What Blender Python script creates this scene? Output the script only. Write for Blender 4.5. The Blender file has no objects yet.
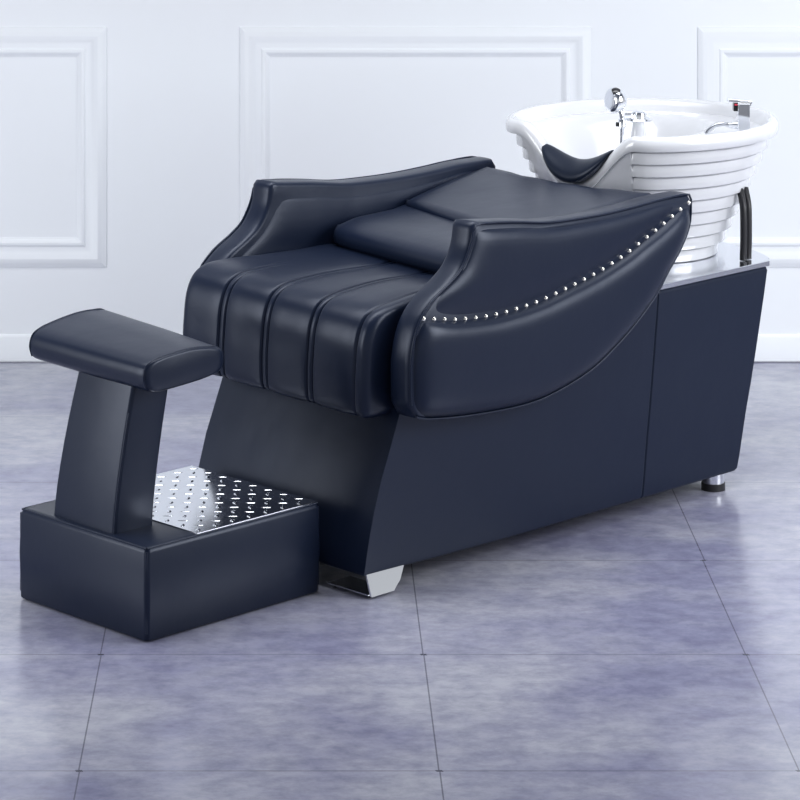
import bpy, bmesh, math, random
from mathutils import Vector, Matrix
random.seed(4)
S = bpy.context.scene
COL = S.collection

# ------------------------------------------------------------ camera, light, exposure
cd = bpy.data.cameras.new('camera'); cam = bpy.data.objects.new('camera', cd); COL.objects.link(cam)
cam.location = (0, 0, 2.2); cam.rotation_euler = (math.radians(90), 0, 0)
cd.sensor_fit = 'HORIZONTAL'; cd.sensor_width = 36
cd.lens = 36 * 3060 / 800
cd.shift_x = 105 / 800.0
cd.shift_y = -740 / 800.0
cd.clip_start = 0.05; cd.clip_end = 100
S.camera = cam
S.view_settings.view_transform = 'Standard'; S.view_settings.look = 'None'
S.view_settings.gamma = 1.0; S.view_settings.exposure = 0.14
S.view_settings.use_curve_mapping = False

w = bpy.data.worlds.new('studio_world'); S.world = w; w.use_nodes = True
bg = w.node_tree.nodes['Background']
bg.inputs[1].default_value = 0.62
_N, _L = w.node_tree.nodes, w.node_tree.links
_tc = _N.new('ShaderNodeTexCoord'); _sp = _N.new('ShaderNodeSeparateXYZ'); _cr = _N.new('ShaderNodeValToRGB')
_cr.color_ramp.elements[0].position = 0.0; _cr.color_ramp.elements[0].color = (0.95, 0.97, 1.0, 1)
_cr.color_ramp.elements[1].position = 0.55; _cr.color_ramp.elements[1].color = (0.16, 0.18, 0.23, 1)
_L.new(_tc.outputs['Generated'], _sp.inputs[0]); _L.new(_sp.outputs['Z'], _cr.inputs['Fac']); _L.new(_cr.outputs['Color'], bg.inputs[0])

def area(name, loc, target, size, size_y, power, color=(1, 1, 1)):
    l = bpy.data.lights.new(name, 'AREA'); l.shape = 'RECTANGLE'
    l.size = size; l.size_y = size_y; l.energy = power; l.color = color
    o = bpy.data.objects.new(name, l); COL.objects.link(o); o.location = loc
    d = Vector(target) - Vector(loc)
    o.rotation_euler = d.to_track_quat('-Z', 'Y').to_euler()
    return o
area('ceiling_softbox', (0.2, 7.7, 3.3), (0.2, 7.55, 0.0), 5.2, 1.4, 50, (0.96, 0.975, 1.0)).data.spread = math.radians(95)
area('left_softbox', (-3.3, 6.4, 1.3), (0.0, 9.0, 0.5), 1.7, 2.0, 64, (0.95, 0.97, 1.0))
area('right_softbox', (3.5, 6.6, 1.9), (0.6, 8.6, 0.5), 1.8, 1.9, 94, (0.95, 0.97, 1.0))

# ------------------------------------------------------------ materials
def mat(name, color, rough=0.5, metal=0.0, spec=0.5, coat=0.0, coat_rough=0.05):
    m = bpy.data.materials.new(name); m.use_nodes = True
    p = m.node_tree.nodes['Principled BSDF']
    p.inputs['Base Color'].default_value = (*color, 1)
    p.inputs['Roughness'].default_value = rough
    p.inputs['Metallic'].default_value = metal
    p.inputs['Specular IOR Level'].default_value = spec
    p.inputs['Coat Weight'].default_value = coat
    p.inputs['Coat Roughness'].default_value = coat_rough
    return m
def nodes(m): return m.node_tree.nodes, m.node_tree.links, m.node_tree.nodes['Principled BSDF']

def leather(name, color, rough, bump=0.12):
    m = mat(name, color, rough, 0, 0.32)
    m.node_tree.nodes['Principled BSDF'].inputs['Specular Tint'].default_value = (0.80, 0.86, 1.0, 1)
    N, L, p = nodes(m)
    tc = N.new('ShaderNodeTexCoord')
    v = N.new('ShaderNodeTexVoronoi'); v.inputs['Scale'].default_value = 420
    v.feature = 'DISTANCE_TO_EDGE'
    n = N.new('ShaderNodeTexNoise'); n.inputs['Scale'].default_value = 9; n.inputs['Detail'].default_value = 3
    L.new(tc.outputs['Object'], v.inputs['Vector']); L.new(tc.outputs['Object'], n.inputs['Vector'])
    b = N.new('ShaderNodeBump'); b.inputs['Strength'].default_value = bump; b.inputs['Distance'].default_value = 0.0008
    L.new(v.outputs['Distance'], b.inputs['Height'])
    b2 = N.new('ShaderNodeBump'); b2.inputs['Strength'].default_value = 0.25; b2.inputs['Distance'].default_value = 0.006
    L.new(n.outputs['Fac'], b2.inputs['Height']); L.new(b.outputs['Normal'], b2.inputs['Normal'])
    L.new(b2.outputs['Normal'], p.inputs['Normal'])
    r = N.new('ShaderNodeMapRange'); r.inputs['To Min'].default_value = rough - .04; r.inputs['To Max'].default_value = rough + .05
    L.new(n.outputs['Fac'], r.inputs['Value']); L.new(r.outputs['Result'], p.inputs['Roughness'])
    return m
LEA = leather('navy_leather', (0.0066, 0.0112, 0.027), 0.33)
STI = mat('seam_thread', (0.008, 0.010, 0.020), 0.7)
CHR = mat('chrome', (0.86, 0.88, 0.92), 0.07, 1.0)
STEEL = mat('polished_steel', (0.80, 0.82, 0.87), 0.16, 1.0)
CER = mat('white_ceramic', (0.66, 0.67, 0.70), 0.22, 0, 0.5, 1.0, 0.03)
BLK = mat('black_rubber', (0.01, 0.01, 0.013), 0.45)
NAIL = mat('nickel_nailhead', (0.85, 0.83, 0.76), 0.2, 1.0)
RED = mat('red_mark', (0.6, 0.03, 0.06), 0.4)
HOSE = mat('hose_metal', (0.5, 0.52, 0.56), 0.25, 1.0)
SMK = mat('black_gloss', (0.01, 0.01, 0.012), 0.15)

WAL = mat('white_wall_paint', (0.80, 0.835, 0.89), 0.55, 0, 0.3)
N, L, p = nodes(WAL)
tc = N.new('ShaderNodeTexCoord'); n = N.new('ShaderNodeTexNoise'); n.inputs['Scale'].default_value = 1.3; n.inputs['Detail'].default_value = 4
cr = N.new('ShaderNodeValToRGB'); cr.color_ramp.elements[0].color = (0.86, 0.88, 0.915, 1); cr.color_ramp.elements[1].color = (0.87, 0.90, 0.93, 1)
cr.color_ramp.elements[0].position = .35; cr.color_ramp.elements[1].position = .65
L.new(tc.outputs['Object'], n.inputs['Vector']); L.new(n.outputs['Fac'], cr.inputs['Fac']); L.new(cr.outputs['Color'], p.inputs['Base Color'])

# floor: square stone tiles, 0.713 m, mottled grey and violet
FLO = mat('stone_tile', (0.3, 0.3, 0.4), 0.3, 0, 1.0)
N, L, p = nodes(FLO)
geo = N.new('ShaderNodeNewGeometry'); sep = N.new('ShaderNodeSeparateXYZ'); L.new(geo.outputs['Position'], sep.inputs[0])
def math_(op, a, b=None, c=None):
    m = N.new('ShaderNodeMath'); m.operation = op
    for i, v in enumerate((a, b, c)):
        if v is None: continue
        if isinstance(v, (int, float)): m.inputs[i].default_value = v
        else: L.new(v, m.inputs[i])
    return m.outputs[0]
# hand-laid tiles: each row is shifted by a few millimetres
row = math_('FLOOR', math_('DIVIDE', math_('SUBTRACT', sep.outputs['Y'], 6.06), 0.7085))
jit = math_('MULTIPLY', math_('SINE', math_('MULTIPLY', row, 2.3)), 0.0025)
gx = math_('ADD', math_('SUBTRACT', sep.outputs['X'], 0.285), jit)
fx = math_('MULTIPLY', math_('ABSOLUTE', math_('SUBTRACT', math_('FRACT', math_('ADD', math_('DIVIDE', gx, 0.7135), 0.5)), 0.5)), 0.7135)
fy = math_('MULTIPLY', math_('ABSOLUTE', math_('SUBTRACT', math_('FRACT', math_('ADD', math_('DIVIDE', math_('SUBTRACT', sep.outputs['Y'], 6.06), 0.7085), 0.5)), 0.5)), 0.7085)
gmx = math_('LESS_THAN', fx, 0.0015); gmy = math_('LESS_THAN', fy, 0.0026)
chip = math_('MULTIPLY', math_('LESS_THAN', fx, 0.007), math_('LESS_THAN', fy, 0.005))
grout = math_('MAXIMUM', math_('MAXIMUM', math_('MULTIPLY', gmx, 0.62), math_('MULTIPLY', gmy, 0.36)), math_('MULTIPLY', chip, 0.85))
mp = N.new('ShaderNodeMapping'); mp.inputs['Scale'].default_value = (1.0, 1.25, 1); L.new(geo.outputs['Position'], mp.inputs['Vector'])
n1 = N.new('ShaderNodeTexNoise'); n1.inputs['Scale'].default_value = 1.7; n1.inputs['Detail'].default_value = 6; n1.inputs['Roughness'].default_value = .62
n2 = N.new('ShaderNodeTexNoise'); n2.inputs['Scale'].default_value = 15; n2.inputs['Detail'].default_value = 11; n2.inputs['Roughness'].default_value = .70
n3 = N.new('ShaderNodeTexNoise'); n3.inputs['Scale'].default_value = 60; n3.inputs['Detail'].default_value = 5
for q in (n1, n2, n3): L.new(mp.outputs[0], q.inputs['Vector'])
c1 = N.new('ShaderNodeValToRGB'); c1.color_ramp.elements[0].position = .40; c1.color_ramp.elements[1].position = .62
c1.color_ramp.elements[0].color = (0.215, 0.217, 0.32, 1); c1.color_ramp.elements[1].color = (0.37, 0.375, 0.435, 1)
L.new(n1.outputs['Fac'], c1.inputs['Fac'])
c2 = N.new('ShaderNodeValToRGB'); c2.color_ramp.elements[0].position = .36; c2.color_ramp.elements[1].position = .60
c2.color_ramp.elements[0].color = (0.70, 0.70, 0.76, 1); c2.color_ramp.elements[1].color = (1.08, 1.08, 1.06, 1)
L.new(n2.outputs['Fac'], c2.inputs['Fac'])
mx = N.new('ShaderNodeMix'); mx.data_type = 'RGBA'; mx.blend_type = 'MULTIPLY'; mx.inputs[0].default_value = 0.8
L.new(c1.outputs['Color'], mx.inputs[6]); L.new(c2.outputs['Color'], mx.inputs[7])
mg = N.new('ShaderNodeMix'); mg.data_type = 'RGBA'; L.new(grout, mg.inputs[0]); L.new(mx.outputs[2], mg.inputs[6]); mg.inputs[7].default_value = (0.05, 0.05, 0.07, 1)
L.new(mg.outputs[2], p.inputs['Base Color'])
rr = N.new('ShaderNodeMapRange'); rr.inputs['To Min'].default_value = 0.15; rr.inputs['To Max'].default_value = 0.27
L.new(n2.outputs['Fac'], rr.inputs['Value']); L.new(rr.outputs['Result'], p.inputs['Roughness'])
bp = N.new('ShaderNodeBump'); bp.inputs['Strength'].default_value = .12; bp.inputs['Distance'].default_value = .003
L.new(n3.outputs['Fac'], bp.inputs['Height']); L.new(bp.outputs['Normal'], p.inputs['Normal'])

# ------------------------------------------------------------ mesh helpers
def link(name, bm, m, parent=None, smooth=True, angle=40, bevel=0, seg=3, sub=0):
    bmesh.ops.recalc_face_normals(bm, faces=bm.faces)
    me = bpy.data.meshes.new(name); bm.to_mesh(me); bm.free()
    me.materials.append(m)
    if smooth:
        me.shade_smooth()
        if not bevel: me.set_sharp_from_angle(angle=math.radians(angle))
    o = bpy.data.objects.new(name, me); COL.objects.link(o)
    if bevel:
        b = o.modifiers.new('bevel', 'BEVEL'); b.width = bevel; b.segments = seg; b.limit_method = 'ANGLE'; b.angle_limit = math.radians(35)
        b.harden_normals = False
        wn = o.modifiers.new('wn', 'WEIGHTED_NORMAL'); wn.keep_sharp = False
    if sub:
        s = o.modifiers.new('sub', 'SUBSURF'); s.levels = sub; s.render_levels = sub
    if parent: o.parent = parent
    return o
def empty(name, loc, rz=0):
    o = bpy.data.objects.new(name, None); COL.objects.link(o); o.location = loc; o.rotation_euler = (0, 0, rz)
    o.empty_display_size = .1
    return o
def tag(o, label, cat, group=None):
    o['label'] = label; o['category'] = cat
    if group: o['group'] = group
    return o
def box(bm, x0, x1, y0, y1, z0, z1):
    vs = [bm.verts.new((x, y, z)) for z in (z0, z1) for x, y in ((x0, y0), (x1, y0), (x1, y1), (x0, y1))]
    for f in ((0, 3, 2, 1), (4, 5, 6, 7), (0, 1, 5, 4), (1, 2, 6, 5), (2, 3, 7, 6), (3, 0, 4, 7)):
        bm.faces.new([vs[i] for i in f])
def loft(bm, loops, caps=True, closed=True):
    vl = [[bm.verts.new(p) for p in lp] for lp in loops]
    n = len(vl[0])
    for i in range(len(vl) - 1):
        for j in range(n if closed else n - 1):
            k = (j + 1) % n
            bm.faces.new((vl[i][j], vl[i][k], vl[i + 1][k], vl[i + 1][j]))
    if caps and closed:
        bm.faces.new(vl[0]); bm.faces.new(list(reversed(vl[-1])))
    return vl
def cyl(bm, c, axis, r0, r1, h, n=32):
    axis = Vector(axis).normalized(); q = axis.to_track_quat('Z', 'Y')
    c = Vector(c)
    loops = []
    for t, r in ((0, r0), (1, r1)):
        loops.append([c + q @ Vector((r * math.cos(a), r * math.sin(a), t * h)) for a in [2 * math.pi * k / n for k in range(n)]])
    loft(bm, loops)
def lathe(bm, c, axis, prof, n=40):
    axis = Vector(axis).normalized(); q = axis.to_track_quat('Z', 'Y'); c = Vector(c)
    loops = [[c + q @ Vector((r * math.cos(a), r * math.sin(a), t)) for a in [2 * math.pi * k / n for k in range(n)]] for r, t in prof]
    loft(bm, loops)
def catmull(pts, n):
    """resample a polyline smoothly into n+1 points, equal arc length"""
    P = [Vector(p) for p in pts]
    out = []
    Q = [P[0] * 2 - P[1]] + P + [P[-1] * 2 - P[-2]]
    for i in range(1, len(Q) - 2):
        for k in range(12):
            t = k / 12.0
            p0, p1, p2, p3 = Q[i - 1], Q[i], Q[i + 1], Q[i + 2]
            out.append(0.5 * ((2 * p1) + (-p0 + p2) * t + (2 * p0 - 5 * p1 + 4 * p2 - p3) * t * t + (-p0 + 3 * p1 - 3 * p2 + p3) * t ** 3))
    out.append(P[-1])
    d = [0]
    for i in range(1, len(out)): d.append(d[-1] + (out[i] - out[i - 1]).length)
    res = []; j = 0
    for k in range(n + 1):
        s = d[-1] * k / n
        while j < len(d) - 2 and d[j + 1] < s: j += 1
        seg = d[j + 1] - d[j] or 1
        res.append(out[j].lerp(out[j + 1], min(1, max(0, (s - d[j]) / seg))))
    return res
def tube(bm, pts, r, n=10, steps=None, ridged=0):
    C = catmull(pts, steps or len(pts) * 8)
    loops = []
    up = Vector((0, 0, 1))
    t0 = (C[1] - C[0]).normalized()
    nrm = t0.orthogonal().normalized()
    for i, c in enumerate(C):
        t = (C[min(i + 1, len(C) - 1)] - C[max(i - 1, 0)]).normalized()
        nrm = (nrm - t * nrm.dot(t)).normalized(); bn = t.cross(nrm)
        rr = r * (1 + (ridged if i % 2 else -ridged))
        loops.append([c + nrm * rr * math.cos(a) + bn * rr * math.sin(a) for a in [2 * math.pi * k / n for k in range(n)]])
    loft(bm, loops)
def sstep(x, a, b):
    t = min(1, max(0, (x - a) / (b - a))); return t * t * (3 - 2 * t)

# ------------------------------------------------------------ setting
def structure(o): o['kind'] = 'structure'; return o
bm = bmesh.new(); box(bm, -6, 6, -0.5, 9.7, -0.05, 0); structure(link('floor', bm, FLO, smooth=False))
WY = 9.59
bm = bmesh.new(); box(bm, -6, 6, WY, WY + .12, 0.0, 4.6); structure(link('wall_back', bm, WAL, smooth=False))
bm = bmesh.new()
pr = [(0, .004), (0.008, .004), (.008, .078), (.005, .084), (0, .088)]
loft(bm, [[(x, WY - d, z) for d, z in pr] for x in (-6, 6)])
structure(link('baseboard_back', bm, WAL, angle=30))
def frame(name, x0, x1, z0, z1):
    prof = [(0, 0), (.001, .004), (.010, .008), (.020, .013), (.028, .015), (.036, .013), (.044, .008), (.054, .006), (.066, .007), (.071, .011), (.078, .012), (.084, .009), (.089, .003), (.094, .001), (.094, 0)]
    bm = bmesh.new()
    rings = []
    for o_, h in prof:
        rings.append([(x0 + o_, WY - h, z0 + o_), (x1 - o_, WY - h, z0 + o_), (x1 - o_, WY - h, z1 - o_), (x0 + o_, WY - h, z1 - o_)])
    loft(bm, rings, caps=False)
    structure(link(name, bm, WAL, smooth=True, angle=25))
frame('trim_1', -2.20, -0.590, 0.297, 1.050)
frame('trim_2', -0.172, 0.928, 0.297, 1.050)
frame('trim_3', 1.262, 2.90, 0.297, 1.050)

# ------------------------------------------------------------ furniture frame: a along the chair, b across it
OX, OY = (148 - 295) / 980 * 2.2, 3060 / 980 * 2.2
RZ = math.atan2(3060, 3186)
def root(name, a, b, z=0):
    return empty(name, (OX + a * math.cos(RZ) - b * math.sin(RZ), OY + a * math.sin(RZ) + b * math.cos(RZ), z), RZ)
def shift(bm, a, b, z=0):
    bmesh.ops.translate(bm, verts=bm.verts, vec=(-a, -b, -z))

# ===== footrest stool
FA, FB = 0.266, 0.22
foot = root('footrest', FA - .020, FB - .018)
tag(foot, 'low navy leather footrest box with steel tread plate and a padded pillow on a post', 'footrest')
def fl(name, bm, m, **k):
    par = k.pop('parent', foot)
    shift(bm, FA, FB); return link(name, bm, m, par, **k)
bm = bmesh.new()
def rbox_loop(a0, a1, b0, b1, z, r, n=5):
    pts = []
    for ca, cb, s in ((a1 - r, b1 - r, 0), (a0 + r, b1 - r, 90), (a0 + r, b0 + r, 180), (a1 - r, b0 + r, 270)):
        for k in range(n + 1):
            t = math.radians(s + 90 * k / n); pts.append((ca + r * math.cos(t), cb + r * math.sin(t), z))
    return pts
prof = [(0.001, .008), (0.003, .003), (.007, 0), (.11, -0.0025), (.200, 0), (.209, .003), (.213, .010)]
loft(bm, [rbox_loop(0 + i, .543 - i, 0 + i, .455 - i, z, .012) for z, i in prof])
bx = fl('upholstered_box', bm, LEA, angle=50)
bm = bmesh.new()
for (x, y) in ((0.004, 0.004), (0.539, 0.004), (0.004, .451), (.539, .451)):
    tube(bm, [(x, y, .02), (x, y, .11), (x, y, .203)], .0028, 8)
lp = [(0.006, 0.006, .2105), (.537, 0.006, .2105), (.537, .449, .2105), (.006, .449, .2105)]
for i in range(4):
    tube(bm, [lp[i], tuple((Vector(lp[i]) + Vector(lp[(i + 1) % 4])) / 2), lp[(i + 1) % 4]], .0026, 8)
shift(bm, FA, FB); link('piping', bm, LEA, bx, angle=60)
# small glides
for (x, y) in ((.03, .03), (.505, .03), (.03, .41), (.505, .41)):
    bm = bmesh.new(); cyl(bm, (x, y, 0), (0, 0, 1), .014, .016, .016, 20); fl('glide', bm, BLK)
# tread plate with raised lozenges
bm = bmesh.new(); A0, A1, B0, B1 = .158, .539, .006, .449
box(bm, A0, A1, B0, B1, .2115, .2150)
def lozenge(bm, a, b, ang, l=.0150, w_=.0046, h=.0022, z=.2150):
    ca, sa = math.cos(ang), math.sin(ang)
    loops = []
    for s, hh in ((1, 0), (.78, .65), (.4, 1.0)):
        lp = []
        for k in range(12):
            t = 2 * math.pi * k / 12
            x = l * s * math.copysign(abs(math.cos(t)) ** 1.2, math.cos(t)); y = w_ * s * math.sin(t)
            lp.append((a + x * ca - y * sa, b + x * sa + y * ca, z + h * hh))
        loops.append(lp)
    vl = loft(bm, loops, caps=False); bm.faces.new(vl[-1])
pit = .0535
i0 = 0
for i in range(8):
    for j in range(9):
        a, b = A0 + .018 + i * pit, B0 + .018 + j * pit
        if a < A1 - .008 and b < B1 - .008: lozenge(bm, a, b, math.radians(47), .0115, .0060, .0022)
        a += pit / 2; b += pit / 2
        if a < A1 - .008 and b < B1 - .008: lozenge(bm, a, b, math.radians(-43), .0135, .0028, .0010)
fl('tread_plate', bm, STEEL, angle=30)
# post: curves backwards as it rises
bm = bmesh.new()
zs = [.208, .24, .28, .33, .38, .43, .48, .545]
def ip(x, X, Y):
    for i in range(len(X) - 1):
        if x <= X[i + 1]: return Y[i] + (Y[i + 1] - Y[i]) * (x - X[i]) / (X[i + 1] - X[i])
    return Y[-1]
loops = []
for z in zs:
    a0 = .020 + .26 * (z - .208) ** 1.35; a1 = .140 + .24 * (z - .208) ** 1.35
    t_ = (z - .208) / .32
    loops.append(rbox_loop(a0, a1, .136, .356 - .018 * t_ ** 1.5, z, .010, 4))
loft(bm, loops)
po = fl('support_post', bm, LEA, angle=60)
for bb, ofs in ((.1375, 0),):
    bm = bmesh.new()
    tube(bm, [(.0215 + .26 * (z - .208) ** 1.35, bb - (.018 * ((z - .208) / .337) ** 1.5 if ofs else 0), z) for z in zs[:-1]], .0022, 8)
    shift(bm, FA, FB); link('piping', bm, LEA, po, angle=60)
# padded pillow
bm = bmesh.new()
prof = [(.080, .531), (.066, .541), (.060, .562), (.063, .584), (.080, .599), (.115, .607), (.16, .612), (.205, .614), (.250, .610), (.278, .604), (.290, .592), (.293, .575), (.289, .556), (.274, .546), (.225, .537), (.15, .530), (.10, .528)]
pc = catmull([(.06 + (a - .06) * 1.06, 0, z) for a, z in prof + prof[:1]], 64)[:-1]
cz, ca = .577, .178
PB0, PB1 = .074, .497
def pillow_ring(b, s):
    q = (b - .27) / .2
    return [(ca + (p_.x - ca) * s, b, cz + (p_.z + .005 - cz) * s + .003 * (q + 1) + .008 * (q + .5) * (p_.x - .06) / .2) for p_ in pc]
loft(bm, [pillow_ring(b, s) for b, s in ((PB0, .84), (PB0 + .0015, .93), (PB0 + .005, .98), (PB0 + .012, .995), (.105, 1), (.15, 1.005), (.27, 1.02), (.40, 1.005), (PB1 - .03, 1), (PB1 - .012, .995), (PB1 - .005, .98), (PB1 - .0015, .93), (PB1, .84))])
pad = fl('calf_pillow', bm, LEA, angle=70)
for b in (PB0 + .007, PB1 - .007):
    bm = bmesh.new()
    tube(bm, pillow_ring(b, .988)[2:40:3], .0022, 8)
    shift(bm, FA, FB); link('piping', bm, LEA, pad, angle=60)

# ===== shampoo chair
CA, CB = 1.30, 0.18
chair = root('shampoo_chair', CA, CB)
tag(chair, 'reclined navy leather salon shampoo chair with nailhead-trimmed armrests on a solid upholstered base', 'salon chair')
def cl(name, bm, m, **k):
    par = k.pop('parent', chair)
    shift(bm, CA, CB); return link(name, bm, m, par, **k)
BN, BF = -.132, .478
# base
bm = bmesh.new()
def base_loop(z, inset=0):
    af = .555 + .348 * (z - .06) - .017 * math.sin(math.pi * min(1, max(0, (z - .06) / .36))); ar = 1.957 + .262 * (z - .05)
    sm = 1.568 + .066 * (z - .06) / .51
    n0, n1 = BN + inset, BF - inset
    af += inset; ar -= inset
    P_ = [(af, n0)]
    for t in (.25, .5, .75): P_.append((af + (sm - .004 - af) * t, n0))
    P_ += [(sm - .004, n0), (sm - .0015, n0 + .004), (sm + .0015, n0 + .004), (sm + .004, n0)]
    P_ += [((sm + .004 + ar) / 2, n0), (ar, n0)]
    for k in range(1, 12):
        t = k / 12; y = n0 + (n1 - n0) * t
        P_.append((ar + .105 * (1 - (2 * t - 1) ** 2) ** .8, y))
    P_ += [(ar, n1), (sm, n1), (af, n1)]
    for k in range(1, 4): P_.append((af, n1 + (n0 - n1) * k / 4))
    dz = max(0, 1 - (z - .052) / .12)
    return [(a, b, z - .010 * dz * sstep(a, .56, 1.0)) for a, b in P_]
loft(bm, [base_loop(z, i) for z, i in ((.052, .014), (.055, .005), (.062, 0), (.10, -.001), (.15, -.001), (.2, -.001), (.27, -.002), (.35, -.002), (.5, -.001), (.560, 0), (.568, .003), (.572, .010))])
base = cl('base', bm, LEA, angle=32, bevel=.010, seg=4)
# counter top
bm = bmesh.new()
def ctr_loop(z, ins):
    n0, n1, ar = -.137 + ins, .497 - ins, 2.100 - ins
    P_ = [(1.30, n0), (1.8, n0), (ar - .006, n0), (ar, n0 + .006)]
    for k in range(1, 24):
        t = k / 24; P_.append((ar + .118 * (1 - (2 * t - 1) ** 2) ** .8, n0 + (n1 - n0) * t))
    P_ += [(ar, n1 - .006), (ar - .006, n1), (1.8, n1), (1.30, n1)]
    return [(a, b, z) for a, b in P_]
loft(bm, [ctr_loop(z, i) for z, i in ((.572, .0015), (.5735, 0), (.5850, 0), (.5865, .0015))])
cl('counter_top', bm, STEEL, angle=30)
# chrome front feet (folded plate) and round rear feet
def front_foot(b0, b1, gl):
    bm = bmesh.new()
    tl = .009 if b0 < 0 else -.0
    pr_ = [(.567, .060), (.569, .006), (.645, .006), (.652, .012), (.672, .026), (.697, .060)]
    for c0_, c1_ in (((b0, b0 + .006),) if b0 < 0 else ((b1 - .006, b1),)):
        loft(bm, [[(a, b - (tl * (1 - z / .03) if c0_ == b0 else 0), z) for a, z in pr_] for b in (c0_, c1_)])
    box(bm, .569, .645, b0 + (.005 if b0 < 0 else 0), b1 - (0 if b0 < 0 else .005), .006, .010)
    f = cl('front_foot', bm, CHR, bevel=.0008, seg=2)
    for x, y in gl:
        bm = bmesh.new(); cyl(bm, (x, y, 0), (0, 0, 1), .006, .006, .008, 16); shift(bm, CA, CB); link('glide', bm, BLK, f)
front_foot(-.136, .004, ((.585, -.122), (.632, -.122), (.585, -.01)))
front_foot(.356, .492, ((.585, .48), (.632, .48), (.585, .37)))
for bb in (-.095, .455):
    bm = bmesh.new(); cyl(bm, (1.905, bb, .014), (0, 0, 1), .029, .029, .045, 32); f = cl('rear_foot', bm, CHR)
    bm = bmesh.new(); cyl(bm, (1.905, bb, 0), (0, 0, 1), .032, .031, .019, 32); shift(bm, CA, CB); link('foot_cap', bm, BLK, f)

# seat cushion with quilted channels
bm = bmesh.new()
prof = [(1.05, .45), (.80, .428), (.64, .423), (.590, .424), (.568, .438), (.564, .50), (.567, .55), (.573, .600), (.586, .636), (.606, .660), (.640, .675), (.70, .681), (.80, .684), (.95, .680), (1.10, .672), (1.12, .60)]
pc = catmull([(a, 0, z) for a, z in prof], 110)
nrm_ = []
for i, p_ in enumerate(pc):
    t = (pc[min(i + 1, len(pc) - 1)] - pc[max(i - 1, 0)]).normalized()
    nrm_.append(Vector((-t.z, 0, t.x)) * -1)
# outward normal check: front face must point to -a
k_ = min(range(len(pc)), key=lambda i: pc[i].x)
sg = 1 if nrm_[k_].x < 0 else -1
SB0, SB1 = -.108, .505
grooves = [(-.072, .9, 1.3), (.070, 1.6, 1.7), (.218, 1.6, 1.7), (.364, .66, .80)]
bs = set()
x = SB0
while x <= SB1 + 1e-6: bs.add(round(x, 4)); x += .012
for g, _, _ in grooves:
    for d in (-.022, -.016, -.013, -.0105, -.009, -.0075, -.005, 0, .005, .0075, .009, .0105, .013, .016, .022): bs.add(round(g + d, 4))
for d in (0.001, .003, .006, .01, .016): bs.add(round(SB0 + d, 4)); bs.add(round(SB1 - d, 4))
bs = sorted(b for b in bs if SB0 <= b <= SB1)
loops = []
for b in bs:
    e = min(b - SB0, SB1 - b); ei = .022 * (1 - min(1, e / .022)); endin = .022 - math.sqrt(max(0, .022 ** 2 - ei ** 2))
    lp = []
    for i, p_ in enumerate(pc):
        off = -endin
        for gi, (g, f0, f1) in enumerate(grooves):
            wgt = 1 - sstep(p_.x, f0, f1)
            if p_.z < .44 and p_.x > .6: wgt = 0
            d = abs(b - g)
            dbl = .009 if gi else .0
            off -= wgt * .0062 * math.exp(-((d - dbl) / .0022) ** 2)
            off -= wgt * .0030 * math.exp(-(d / .022) ** 2)
        # puff between grooves
        off += .002
        nn = nrm_[i] * sg
        sk = (b - .18)
        a = p_.x + nn.x * off - sk * .060; z = p_.z + nn.z * off + sk * .050 * (1 - .8 * sstep(p_.x, .62, .85))
        lp.append((a, b, z))
    loops.append(lp)
loft(bm, loops)
seat = cl('seat_cushion', bm, LEA, angle=80)

# lumbar cushion: a thick roll, flatter to the back
def a_contact(b): return 1.05 - .16 * (.46 - b)
bm = bmesh.new(); loops = []
n = 26
for k in range(n + 1):
    b = -.122 + .604 * k / n
    e = min(k, n - k) / n * .604; ins = .03 * (1 - min(1, e / .04)) ** 2
    a0 = a_contact(b) + ins; ae = 1.335 - .30 * (.485 - b)
    top = .747 - ins * .6
    lp = [(a0 + .05, b, .62), (a0 + .012, b, .672), (a0 - .012, b, .690), (a0 - .020, b, .710), (a0 - .008, b, .732), (a0 + .025, b, top - .003), (a0 + .07, b, top + .004), ((a0 + ae) / 2 + .02, b, .753 - ins * .5), (ae, b, .753), (ae + .08, b, .752), (ae + .08, b, .62)]
    pcx = catmull(lp, 44)
    loops.append([tuple(q) for q in pcx])
loft(bm, loops)
cl('lumbar_cushion', bm, LEA, angle=70)

# back cushion: reclined slab ending at the neck
bm = bmesh.new(); loops = []
for k in range(n + 1):
    b = -.122 + .606 * k / n; u = (2 * k / n - 1)
    e = min(k, n - k) / n * .606; ins = .012 * (1 - min(1, e / .03)) ** 2
    a0 = 1.318 - .30 * (.485 - b) + ins; z0 = .752
    at = 1.640 - .014 * (1 - u * u); zt = .824 - .010 * (1 - u * u) - ins
    lp = [(a0 + .05, b, .66), (a0 + .006, b, .735), (a0 - .001, b, z0), (a0 + .006, b, z0 + .014), (a0 + .03, b, z0 + .022 - ins)]
    am = (a0 + at) / 2
    lp += [(am, b, (z0 + zt) / 2 + .013 - ins), (at - .03, b, zt - .003), (at - .005, b, zt - .002), (at + .006, b, zt - .016), (at + .002, b, zt - .05), (at - .05, b, .60), (at - .2, b, .55)]
    loops.append([tuple(q) for q in catmull(lp, 54)])
loft(bm, loops)
bc = cl('back_cushion', bm, LEA, angle=70)

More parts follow.
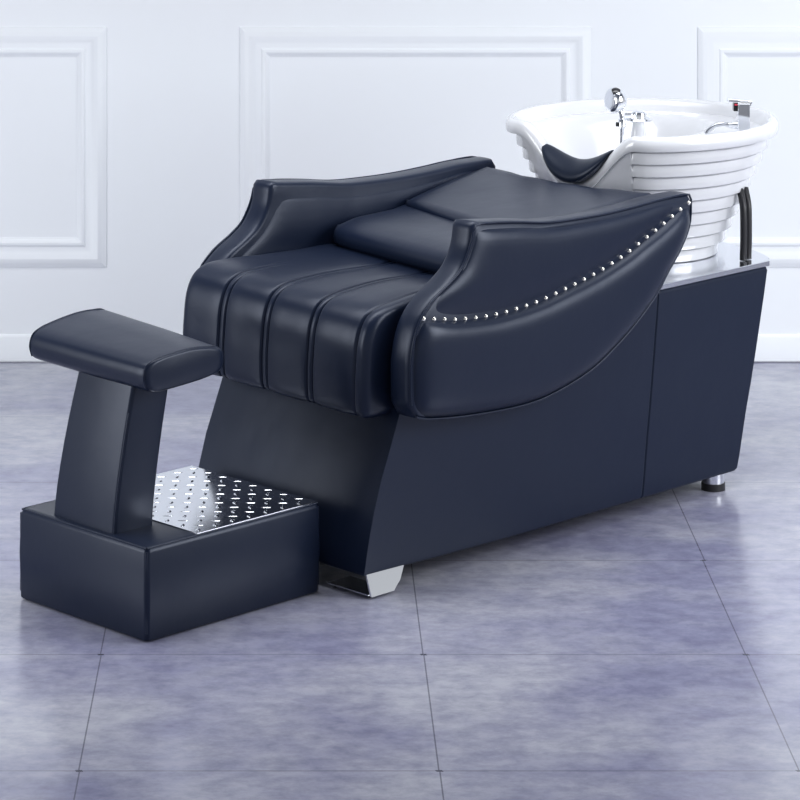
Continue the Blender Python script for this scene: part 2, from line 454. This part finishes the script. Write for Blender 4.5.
# armrests
T = [(.868, .853), (.93, .846), (1.023, .836), (1.133, .821), (1.245, .816), (1.36, .815), (1.477, .819), (1.564, .824), (1.676, .824)]
Bc = [(1.692, .803), (1.683, .739), (1.648, .684), (1.594, .628), (1.552, .581), (1.492, .534), (1.418, .487), (1.302, .430), (1.159, .394), (1.038, .383), (.863, .390), (.72, .405), (.668, .418)]
Fr = [(.646, .450), (.644, .50), (.646, .56), (.661, .615), (.685, .655), (.728, .692), (.782, .722), (.822, .752), (.850, .798), (.858, .842)]
Nl = [(.690, .648), (.75, .638), (.817, .628), (.944, .621), (1.085, .629), (1.196, .647), (1.31, .669), (1.418, .699), (1.492, .727), (1.56, .752), (1.632, .782), (1.678, .800)]
v3 = lambda L_: [(a, 0, z) for a, z in L_]
def coons(bot, top, left, right, nu, nv):
    bo, to = catmull(v3(bot), nu), catmull(v3(top), nu); le, ri = catmull(v3(left), nv), catmull(v3(right), nv)
    G = []
    for i in range(nu + 1):
        u = i / nu; r = []
        for j in range(nv + 1):
            v = j / nv
            p_ = bo[i] * (1 - v) + to[i] * v + le[j] * (1 - u) + ri[j] * u - (bo[0] * (1 - u) * (1 - v) + bo[-1] * u * (1 - v) + to[0] * (1 - u) * v + to[-1] * u * v)
            r.append(p_)
        G.append(r)
    return G
def armrest(b_in, b_out, nails):
    s = 1 if b_out > b_in else -1           # outward direction along b
    outline = [tuple(q)[::2] for q in catmull(v3(Fr), 40)] + [tuple(q)[::2] for q in catmull(v3(T), 40)] + [tuple(q)[::2] for q in catmull(v3(Bc), 56)]
    cx = sum(p_[0] for p_ in outline) / len(outline)
    # normals for inset
    n_ = len(outline); nr = []
    area2 = sum(outline[i][0] * outline[(i + 1) % n_][1] - outline[(i + 1) % n_][0] * outline[i][1] for i in range(n_))
    for i in range(n_):
        tx = outline[(i + 1) % n_][0] - outline[i - 1][0]; tz = outline[(i + 1) % n_][1] - outline[i - 1][1]
        l = math.hypot(tx, tz) or 1; sgn = 1 if area2 > 0 else -1
        nr.append((-tz / l * sgn, tx / l * sgn))      # inward
    def ring(ins, b): return [(p_[0] + q[0] * ins, b, p_[1] + q[1] * ins) for p_, q in zip(outline, nr)]
    bm = bmesh.new()
    th = abs(b_out - b_in)
    rings = []
    for ins, t in ((.012, .0), (.006, .0015), (.002, .005), (0, .011), (-.0012, .03), (-.0012, th - .024), (0, th - .014), (.003, th - .008), (.009, th - .004)):
        rings.append(ring(ins, b_in + s * t))
    loft(bm, rings)
    skew = lambda bm_: bmesh.ops.transform(bm_, matrix=Matrix(((1, 0, 0, 0), (-.022 / .8, 1, 0, .022 * 1.67 / .8), (0, 0, 1, .009), (0, 0, 0, 1))), verts=bm_.verts) if s > 0 else None
    skew(bm)
    arm = cl('armrest', bm, LEA, angle=60)
    def patch(name, G, bulge, wv0, wv1, wu, depth0=.004):
        bm = bmesh.new(); V_ = []
        nu, nv = len(G) - 1, len(G[0]) - 1
        for i in range(nu + 1):
            L_ = sum((G[i][j + 1] - G[i][j]).length for j in range(nv)); acc = 0; r = []
            for j in range(nv + 1):
                if j: acc += (G[i][j] - G[i][j - 1]).length
                d0, d1 = acc, max(0, L_ - acc)
                du = min(i, nu - i) / nu * 1.0
                f = (1 - math.exp(-d0 / wv0)) * (1 - math.exp(-d1 / wv1)) * (1 - math.exp(-du / wu)) * min(1, L_ / .06)
                r.append(bm.verts.new((G[i][j].x, b_out - s * (depth0 + .004) + s * bulge * f, G[i][j].z)))
            V_.append(r)
        for i in range(nu):
            for j in range(nv):
                try: bm.faces.new((V_[i][j], V_[i + 1][j], V_[i + 1][j + 1], V_[i][j + 1]))
                except ValueError: pass
        bmesh.ops.remove_doubles(bm, verts=bm.verts, dist=1e-5)
        r_ = bmesh.ops.extrude_face_region(bm, geom=bm.faces[:])
        bmesh.ops.translate(bm, verts=[g for g in r_['geom'] if isinstance(g, bmesh.types.BMVert)], vec=(0, -s * .006, 0))
        skew(bm); shift(bm, CA, CB)
        return link(name, bm, LEA, arm, angle=85)
    ins = .004
    fu = [(a + ins, z) for a, z in Fr if z > .655]
    upper = coons(Nl, [(a + .004, z - ins) for a, z in T], [Nl[0]] + fu[:-1] + [(.872, .842)], [(1.678, .800), (1.681, .812)], 60, 16)
    patch('upper_panel', upper, .017, .050, .012, .03)
    bl = [(a, z + ins) for a, z in Bc[::-1]][:-1] + [(1.688, .794)]
    bl[0] = (.675, .424)
    lower = coons(bl, Nl[:-1] + [(1.684, .800)], [bl[0], (.654, .455), (.650, .50), (.651, .56), (.664, .612), Nl[0]], [(1.688, .794), (1.684, .800)], 70, 22)
    patch('lower_panel', lower, .030, .022, .013, .025)
    # piping along the outer edge of the face
    bm = bmesh.new()
    o_ = b_out - s * .006
    tube(bm, [(a + .003, o_, z) for a, z in Fr[:-1]] + [(.872, o_, .843)] + [(a, o_, z - .002) for a, z in T[1:]] + [(1.688, o_, .796)] + [(a - .001, o_, z + .002) for a, z in Bc[1:]], .0030, 8, 140)
    skew(bm); shift(bm, CA, CB); link('piping', bm, LEA, arm, angle=70)
    # inner lining panel
    TI = [(a + .006, z - .016) for a, z in T[:-1]] + [(1.655, .797)]
    FI = [(.667, .50), (.669, .56), (.683, .607), (.705, .643), (.744, .678), (.796, .710), (.840, .747), (.866, .79), (.874, .830)]
    G = coons([(.667, .50), (1.0, .50), (1.3, .55), (1.62, .74)], TI, FI, [(1.62, .74), (1.655, .797)], 50, 14)
    bm = bmesh.new(); V_ = []
    for i, row_ in enumerate(G):
        r = []
        for j, q in enumerate(row_):
            du = min(i, 50 - i) / 50; dv = min(j, 14 - j) / 14
            f = (1 - math.exp(-du / .03)) * (1 - math.exp(-dv / .10))
            r.append(bm.verts.new((q.x, b_in + s * .004 - s * .012 * f, q.z)))
        V_.append(r)
    for i in range(50):
        for j in range(14): bm.faces.new((V_[i][j], V_[i + 1][j], V_[i + 1][j + 1], V_[i][j + 1]))
    r_ = bmesh.ops.extrude_face_region(bm, geom=bm.faces[:])
    bmesh.ops.translate(bm, verts=[g for g in r_['geom'] if isinstance(g, bmesh.types.BMVert)], vec=(0, s * .006, 0))
    skew(bm); shift(bm, CA, CB); link('inner_panel', bm, LEA, arm, angle=85)
    if nails:
        pts = catmull(v3(Nl), 28)
        bm = bmesh.new()
        lathe(bm, (0, 0, 0), (0, s, 0), [(.0005, .0058), (.0036, .0048), (.0056, .0028), (.0066, .0004), (.0066, -.004)], 16)
        first = link('nailhead', bm, NAIL, arm, angle=60)
        for i, q in enumerate(pts):
            o = first if i == 0 else first.copy()
            if i: COL.objects.link(o); o.parent = arm
            o.location = (q.x - CA, b_out - s * .0055 - CB, q.z)
            o['label'] = 'round nickel nailhead'
    return arm
armrest(-.125, -.200, True)
armrest(.485, .560, False)

# ===== wash basin
WA, WB = 1.99, .22
basin = root('wash_basin', WA, WB, .5865)
tag(basin, 'white ridged ceramic shampoo basin standing on the steel counter behind the chair', 'basin')
def wl(name, bm, m, **k):
    par = k.pop('parent', basin)
    shift(bm, WA, WB, .5865); return link(name, bm, m, par, **k)
RA, RB, FR = .394, .358, 1.688
ZT, ZB = .947, .5875
NT = 144
def rad(th, ra, rb, fd):
    c, s_ = math.cos(th), math.sin(th)
    re = 1 / math.sqrt((c / ra) ** 2 + (s_ / rb) ** 2)
    if c < -1e-3:
        rp = fd / -c; k = 22.0
        return (re ** -k + rp ** -k) ** (-1 / k)
    return re
def notch(a, b):
    q = (b - .205) / .205
    if abs(q) >= 1 or a > 1.86: return 0
    return .135 * (.5 + .5 * math.cos(math.pi * q)) ** .85 * (1 - sstep(a, 1.70, 1.86))
def wflat(th):   # 1 on the flat front face
    re = 1 / math.sqrt((math.cos(th) / RA) ** 2 + (math.sin(th) / RB) ** 2)
    return 1 if math.cos(th) < 0 and re * -math.cos(th) > (WA - FR) * 1.04 else 0
ths = [2 * math.pi * k / NT for k in range(NT)]
# extra angles at the corners of the flat face
c0 = [t for t in [math.pi - x_ for x_ in (.585, .600, .615, .63)] + [math.pi + x_ for x_ in (.585, .600, .615, .63)]]
ths = sorted(set(ths + c0))
loops = []
NTIER = 9
tb = .905
def outer_R(th, z):
    t = (z - ZB) / (tb - ZB)
    top = rad(th, RA - .014, RB - .014, WA - FR - .010)
    bot = rad(th, .20, .20, .17)
    return bot + (top - bot) * (t ** .93)
def cen(z):
    t = (z - ZB) / (ZT - ZB); return (1.968 + .022 * t, .195 + .025 * t)
# outside, bottom to top
prof_t = []
for k in range(NTIER):
    for f, o_ in ((0.0, -.003), (.04, .0005), (.12, .0015), (.5, .001), (.84, .0005), (.92, -.005), (1.0, -.007)):
        prof_t.append((ZB + (tb - ZB) * (k + f) / NTIER, o_, k))
base_lp = []
for th in ths:
    c = cen(ZB); R = outer_R(th, ZB)
    base_lp.append((c[0] + R * .9 * math.cos(th), c[1] + R * .9 * math.sin(th), ZB))
loops.append(base_lp)
for z, o_, k in prof_t:
    lp = []
    for th in ths:
        zk = ZB + (tb - ZB) * k / NTIER; fl_ = wflat(th)
        R0 = outer_R(th, (zk if not fl_ else z))
        R = R0 + (o_ if not fl_ else -.004)
        if not fl_: R += (outer_R(th, z) - R0) * .15
        c = cen(z)
        a, b = c[0] + R * math.cos(th), c[1] + R * math.sin(th)
        dz = notch(WA + rad(th, RA, RB, WA - FR) * math.cos(th), WB + rad(th, RA, RB, WA - FR) * math.sin(th))
        t = (z - ZB) / (tb - ZB)
        lp.append((a, b, z - dz * t ** 1.5))
    loops.append(lp)
# rim band
def rimloop(ins, z, lim=None):
    lp = []
    for th in ths:
        R = rad(th, RA - ins, RB - ins, WA - FR - ins)
        a, b = WA + R * math.cos(th), WB + R * math.sin(th)
        R1 = rad(th, RA, RB, WA - FR)
        dz = notch(WA + R1 * math.cos(th), WB + R1 * math.sin(th))
        lp.append((a, b, z - dz))
    return lp
for ins, z in ((.012, .9055), (.003, .907), (.0005, .913), (0, .925), (.002, .936), (.008, .943), (.016, .9455), (.024, .943), (.031, .935), (.036, .925)):
    loops.append(rimloop(ins, z))
# inside
HC = (1.965, .285)
def zin(a, b):
    e = math.sqrt(((a - HC[0]) / .285) ** 2 + ((b - HC[1]) / .225) ** 2)
    z = .912 if e > 1 else .912 - .20 * (1 - e ** 2.2) ** 1.35
    # channel towards the neck opening
    q = (b - .20) / .17
    if a < 1.95 and abs(q) < 1:
        ch = .912 - .13 * (.5 + .5 * math.cos(math.pi * q)) * (1 - sstep(a, 1.72, 1.95))
        z = min(z, ch)
    return z
for rho in (.985, .95, .90, .85, .8, .75, .7, .65, .6, .55, .5, .45, .4, .35, .3, .25, .2, .15, .1, .05, .02):
    lp = []
    for i, th in enumerate(ths):
        R = rad(th, RA - .038, RB - .038, WA - FR - .038) * rho
        a, b = WA + R * math.cos(th), WB + R * math.sin(th)
        z = zin(a, b)
        if rho > .9: z = min(z, loops[-1][i][2] if rho < .985 else loops[-1][i][2] - .002)
        lp.append((a, b, z))
    loops.append(lp)
loft(bm := bmesh.new(), loops)
wl('bowl', bm, CER, angle=48)
# neck rest
bm = bmesh.new(); loops = []
M_ = 30
for k in range(M_ + 1):
    q = -1 + 2 * k / M_
    b = .205 + .124 * q
    zc = .832 + (.066 if q < 0 else .054) * abs(q) ** 1.9
    ta = max(.0, 1 - abs(q) ** 2.6) ** .6
    hh, dd = .0290 * ta + .0015, .030 * ta + .003
    # section leans over the lip
    lp = []
    for j in range(24):
        t = 2 * math.pi * j / 24
        x_, z_ = dd * math.cos(t), hh * math.sin(t)
        lp.append((1.692 + .012 * q * q + x_ + z_ * .45, b + q * .004 * math.sin(t), zc + z_ + x_ * .15))
    loops.append(lp)
loft(bm, loops)
nr_ = wl('neck_rest', bm, leather('black_gel', (0.006, 0.010, 0.022), .34, .02), angle=80)
nr_['label'] = 'black padded neck rest'
# mixer tap
def oriented_box(bm, c, sx, sy, sz, rz=0, ry=0):
    m = Matrix.Translation(Vector(c)) @ Matrix.Rotation(rz, 4, 'Z') @ Matrix.Rotation(ry, 4, 'Y')
    r = bmesh.ops.create_cube(bm, size=1); 
    for v in r['verts']: v.co = m @ Vector((v.co.x * sx, v.co.y * sy, v.co.z * sz))
TA, TB = 2.130, -.020
rt = -RZ   # square to the wall
bm = bmesh.new(); lathe(bm, (TA, TB, .910), (0, 0, 1), [(.024, 0), (.024, .003), (.021, .006), (.018, .007)], 32)
oriented_box(bm, (TA, TB, .953), .033, .033, .082, rt)
tap = wl('mixer_tap', bm, CHR, bevel=.002, seg=2)
tap['label'] = 'chrome mixer tap'
bm = bmesh.new()
d = Vector((math.cos(RZ), -math.sin(RZ), 0))   # picture-right direction in furniture frame
c = Vector((TA, TB, 1.000)) - d * .010
oriented_box(bm, c, .066, .030, .009, rt, .10)
oriented_box(bm, Vector((TA, TB, 0.994)) + d * .004, .032, .031, .014, rt)
shift(bm, WA, WB, .5865); link('lever', bm, CHR, tap, bevel=.002, seg=2)
bm = bmesh.new(); oriented_box(bm, Vector((TA, TB, 0.984)) - d * .021, .013, .024, .022, rt)
shift(bm, WA, WB, .5865); o = link('cartridge_cover', bm, SMK, tap, bevel=.001, seg=2); o['label'] = 'black tap neck'
fwd = Vector((-math.sin(RZ), -math.cos(RZ), 0))  # towards the viewer
bm = bmesh.new(); oriented_box(bm, Vector((TA, TB, 0.991)) - d * .021 + fwd * .0125, .008, .002, .004, rt)
shift(bm, WA, WB, .5865); o = link('hot_mark', bm, RED, tap); o['label'] = 'small red hot-water mark'
# hose connector and braided hose running into the ledge
bm = bmesh.new(); s0 = Vector((TA, TB, .934)) - d * .014
cyl(bm, s0, -d, .010, .010, .016, 20); cyl(bm, s0 - d * .016, -d, .007, .007, .010, 20)
shift(bm, WA, WB, .5865); link('connector', bm, CHR, tap)
bm = bmesh.new(); s1 = s0 - d * .024
tube(bm, [s1, s1 - d * .018 + Vector((0, 0, .003)), s1 - d * .042 + Vector((0, 0, -.003)), s1 - d * .060 + Vector((0, 0, -.020)), s1 - d * .066 + Vector((0, 0, -.042))], .0055, 12, 60, .05)
shift(bm, WA, WB, .5865); link('hose', bm, HOSE, tap)
# vacuum breaker cap
VA, VB, VZ = 1.865, .128, .958
bm = bmesh.new(); lathe(bm, (VA, VB, .900), (0, 0, 1), [(.030, -.04), (.020, .02), (.016, .05), (.018, .0575), (.014, .058)], 32)
wl('pedestal', bm, CER, angle=50)
bm = bmesh.new(); lathe(bm, (VA, VB, VZ), (0, 0, 1), [(.034, 0), (.036, .003), (.033, .006), (.021, .007), (.021, .018), (.018, .023), (.010, .025), (.001, .0255)], 32)
oriented_box(bm, Vector((VA, VB, VZ + .014)) - d * .026, .022, .012, .012, rt)
wl('vacuum_breaker', bm, CHR, angle=35)
# drain hoses
for x_, y_, tp in ((2.040, -.090, 0), (2.066, -.086, .012)):
    bm = bmesh.new()
    tube(bm, [(x_, y_, .5885), (x_, y_, .60), (x_ + .002, y_, .64), (x_ + .003, y_ + .001, .70), (x_ + .007, y_ + .006, .735), (x_ + .026, y_ + .030, .770)], .0095, 14, 40)
    wl('drain_hose', bm, BLK, angle=60)

# ===== hand shower resting in the basin's holder
HA, HB = 1.785, .118
hs = root('hand_shower', HA, HB, .905)
tag(hs, 'chrome hand shower with round head standing upright at the front of the white basin', 'shower head')
def hl(name, bm, m, par=None, **k):
    shift(bm, HA, HB, .905); return link(name, bm, m, par or hs, **k)
bm = bmesh.new()
H0 = Vector((HA, HB, .905))
tube(bm, [H0, H0 + Vector((0, 0, .045)), H0 + Vector((0, 0, .078)) - d * .002, H0 + Vector((0, 0, .102)) - d * .012], .0062, 16, 40)
lathe(bm, H0 + Vector((0, 0, .040)), (0, 0, 1), [(.0065, 0), (.010, .003), (.010, .024), (.0065, .028)], 20)
hl('handle', bm, CHR, angle=45)
bm = bmesh.new()
ax = (-d * .80 + fwd * .40 + Vector((0, 0, .10))).normalized()
hc = H0 + Vector((0, 0, .116)) - d * .018
lathe(bm, hc - ax * .018, ax, [(.008, -.010), (.022, -.004), (.030, .006), (.034, .018), (.034, .028), (.031, .033), (.024, .035), (.001, .036)], 36)
sh = hl('spray_head', bm, CHR, angle=45)
bm = bmesh.new(); lathe(bm, hc - ax * .018, ax, [(.024, .0345), (.024, .037), (.020, .038), (.001, .038)], 28)
hl('spray_face', bm, STEEL, sh, angle=45)
bm = bmesh.new(); up_ = (Vector((0, 0, 1)) + fwd * .55).normalized()
lathe(bm, hc + up_ * .0325, up_, [(.011, -.004), (.012, .001), (.009, .003), (.001, .0035)], 20)  # dark reflection in the chrome head, put in as a black disc
o = hl('dark_reflection', bm, SMK, sh, angle=45); o['label'] = 'black patch painting a dark reflection on the head'
bm = bmesh.new(); cyl(bm, H0 + Vector((0, 0, .052)) - d * .017, d, .006, .006, .012, 16)
o = hl('flow_button', bm, BLK); o['label'] = 'black button'
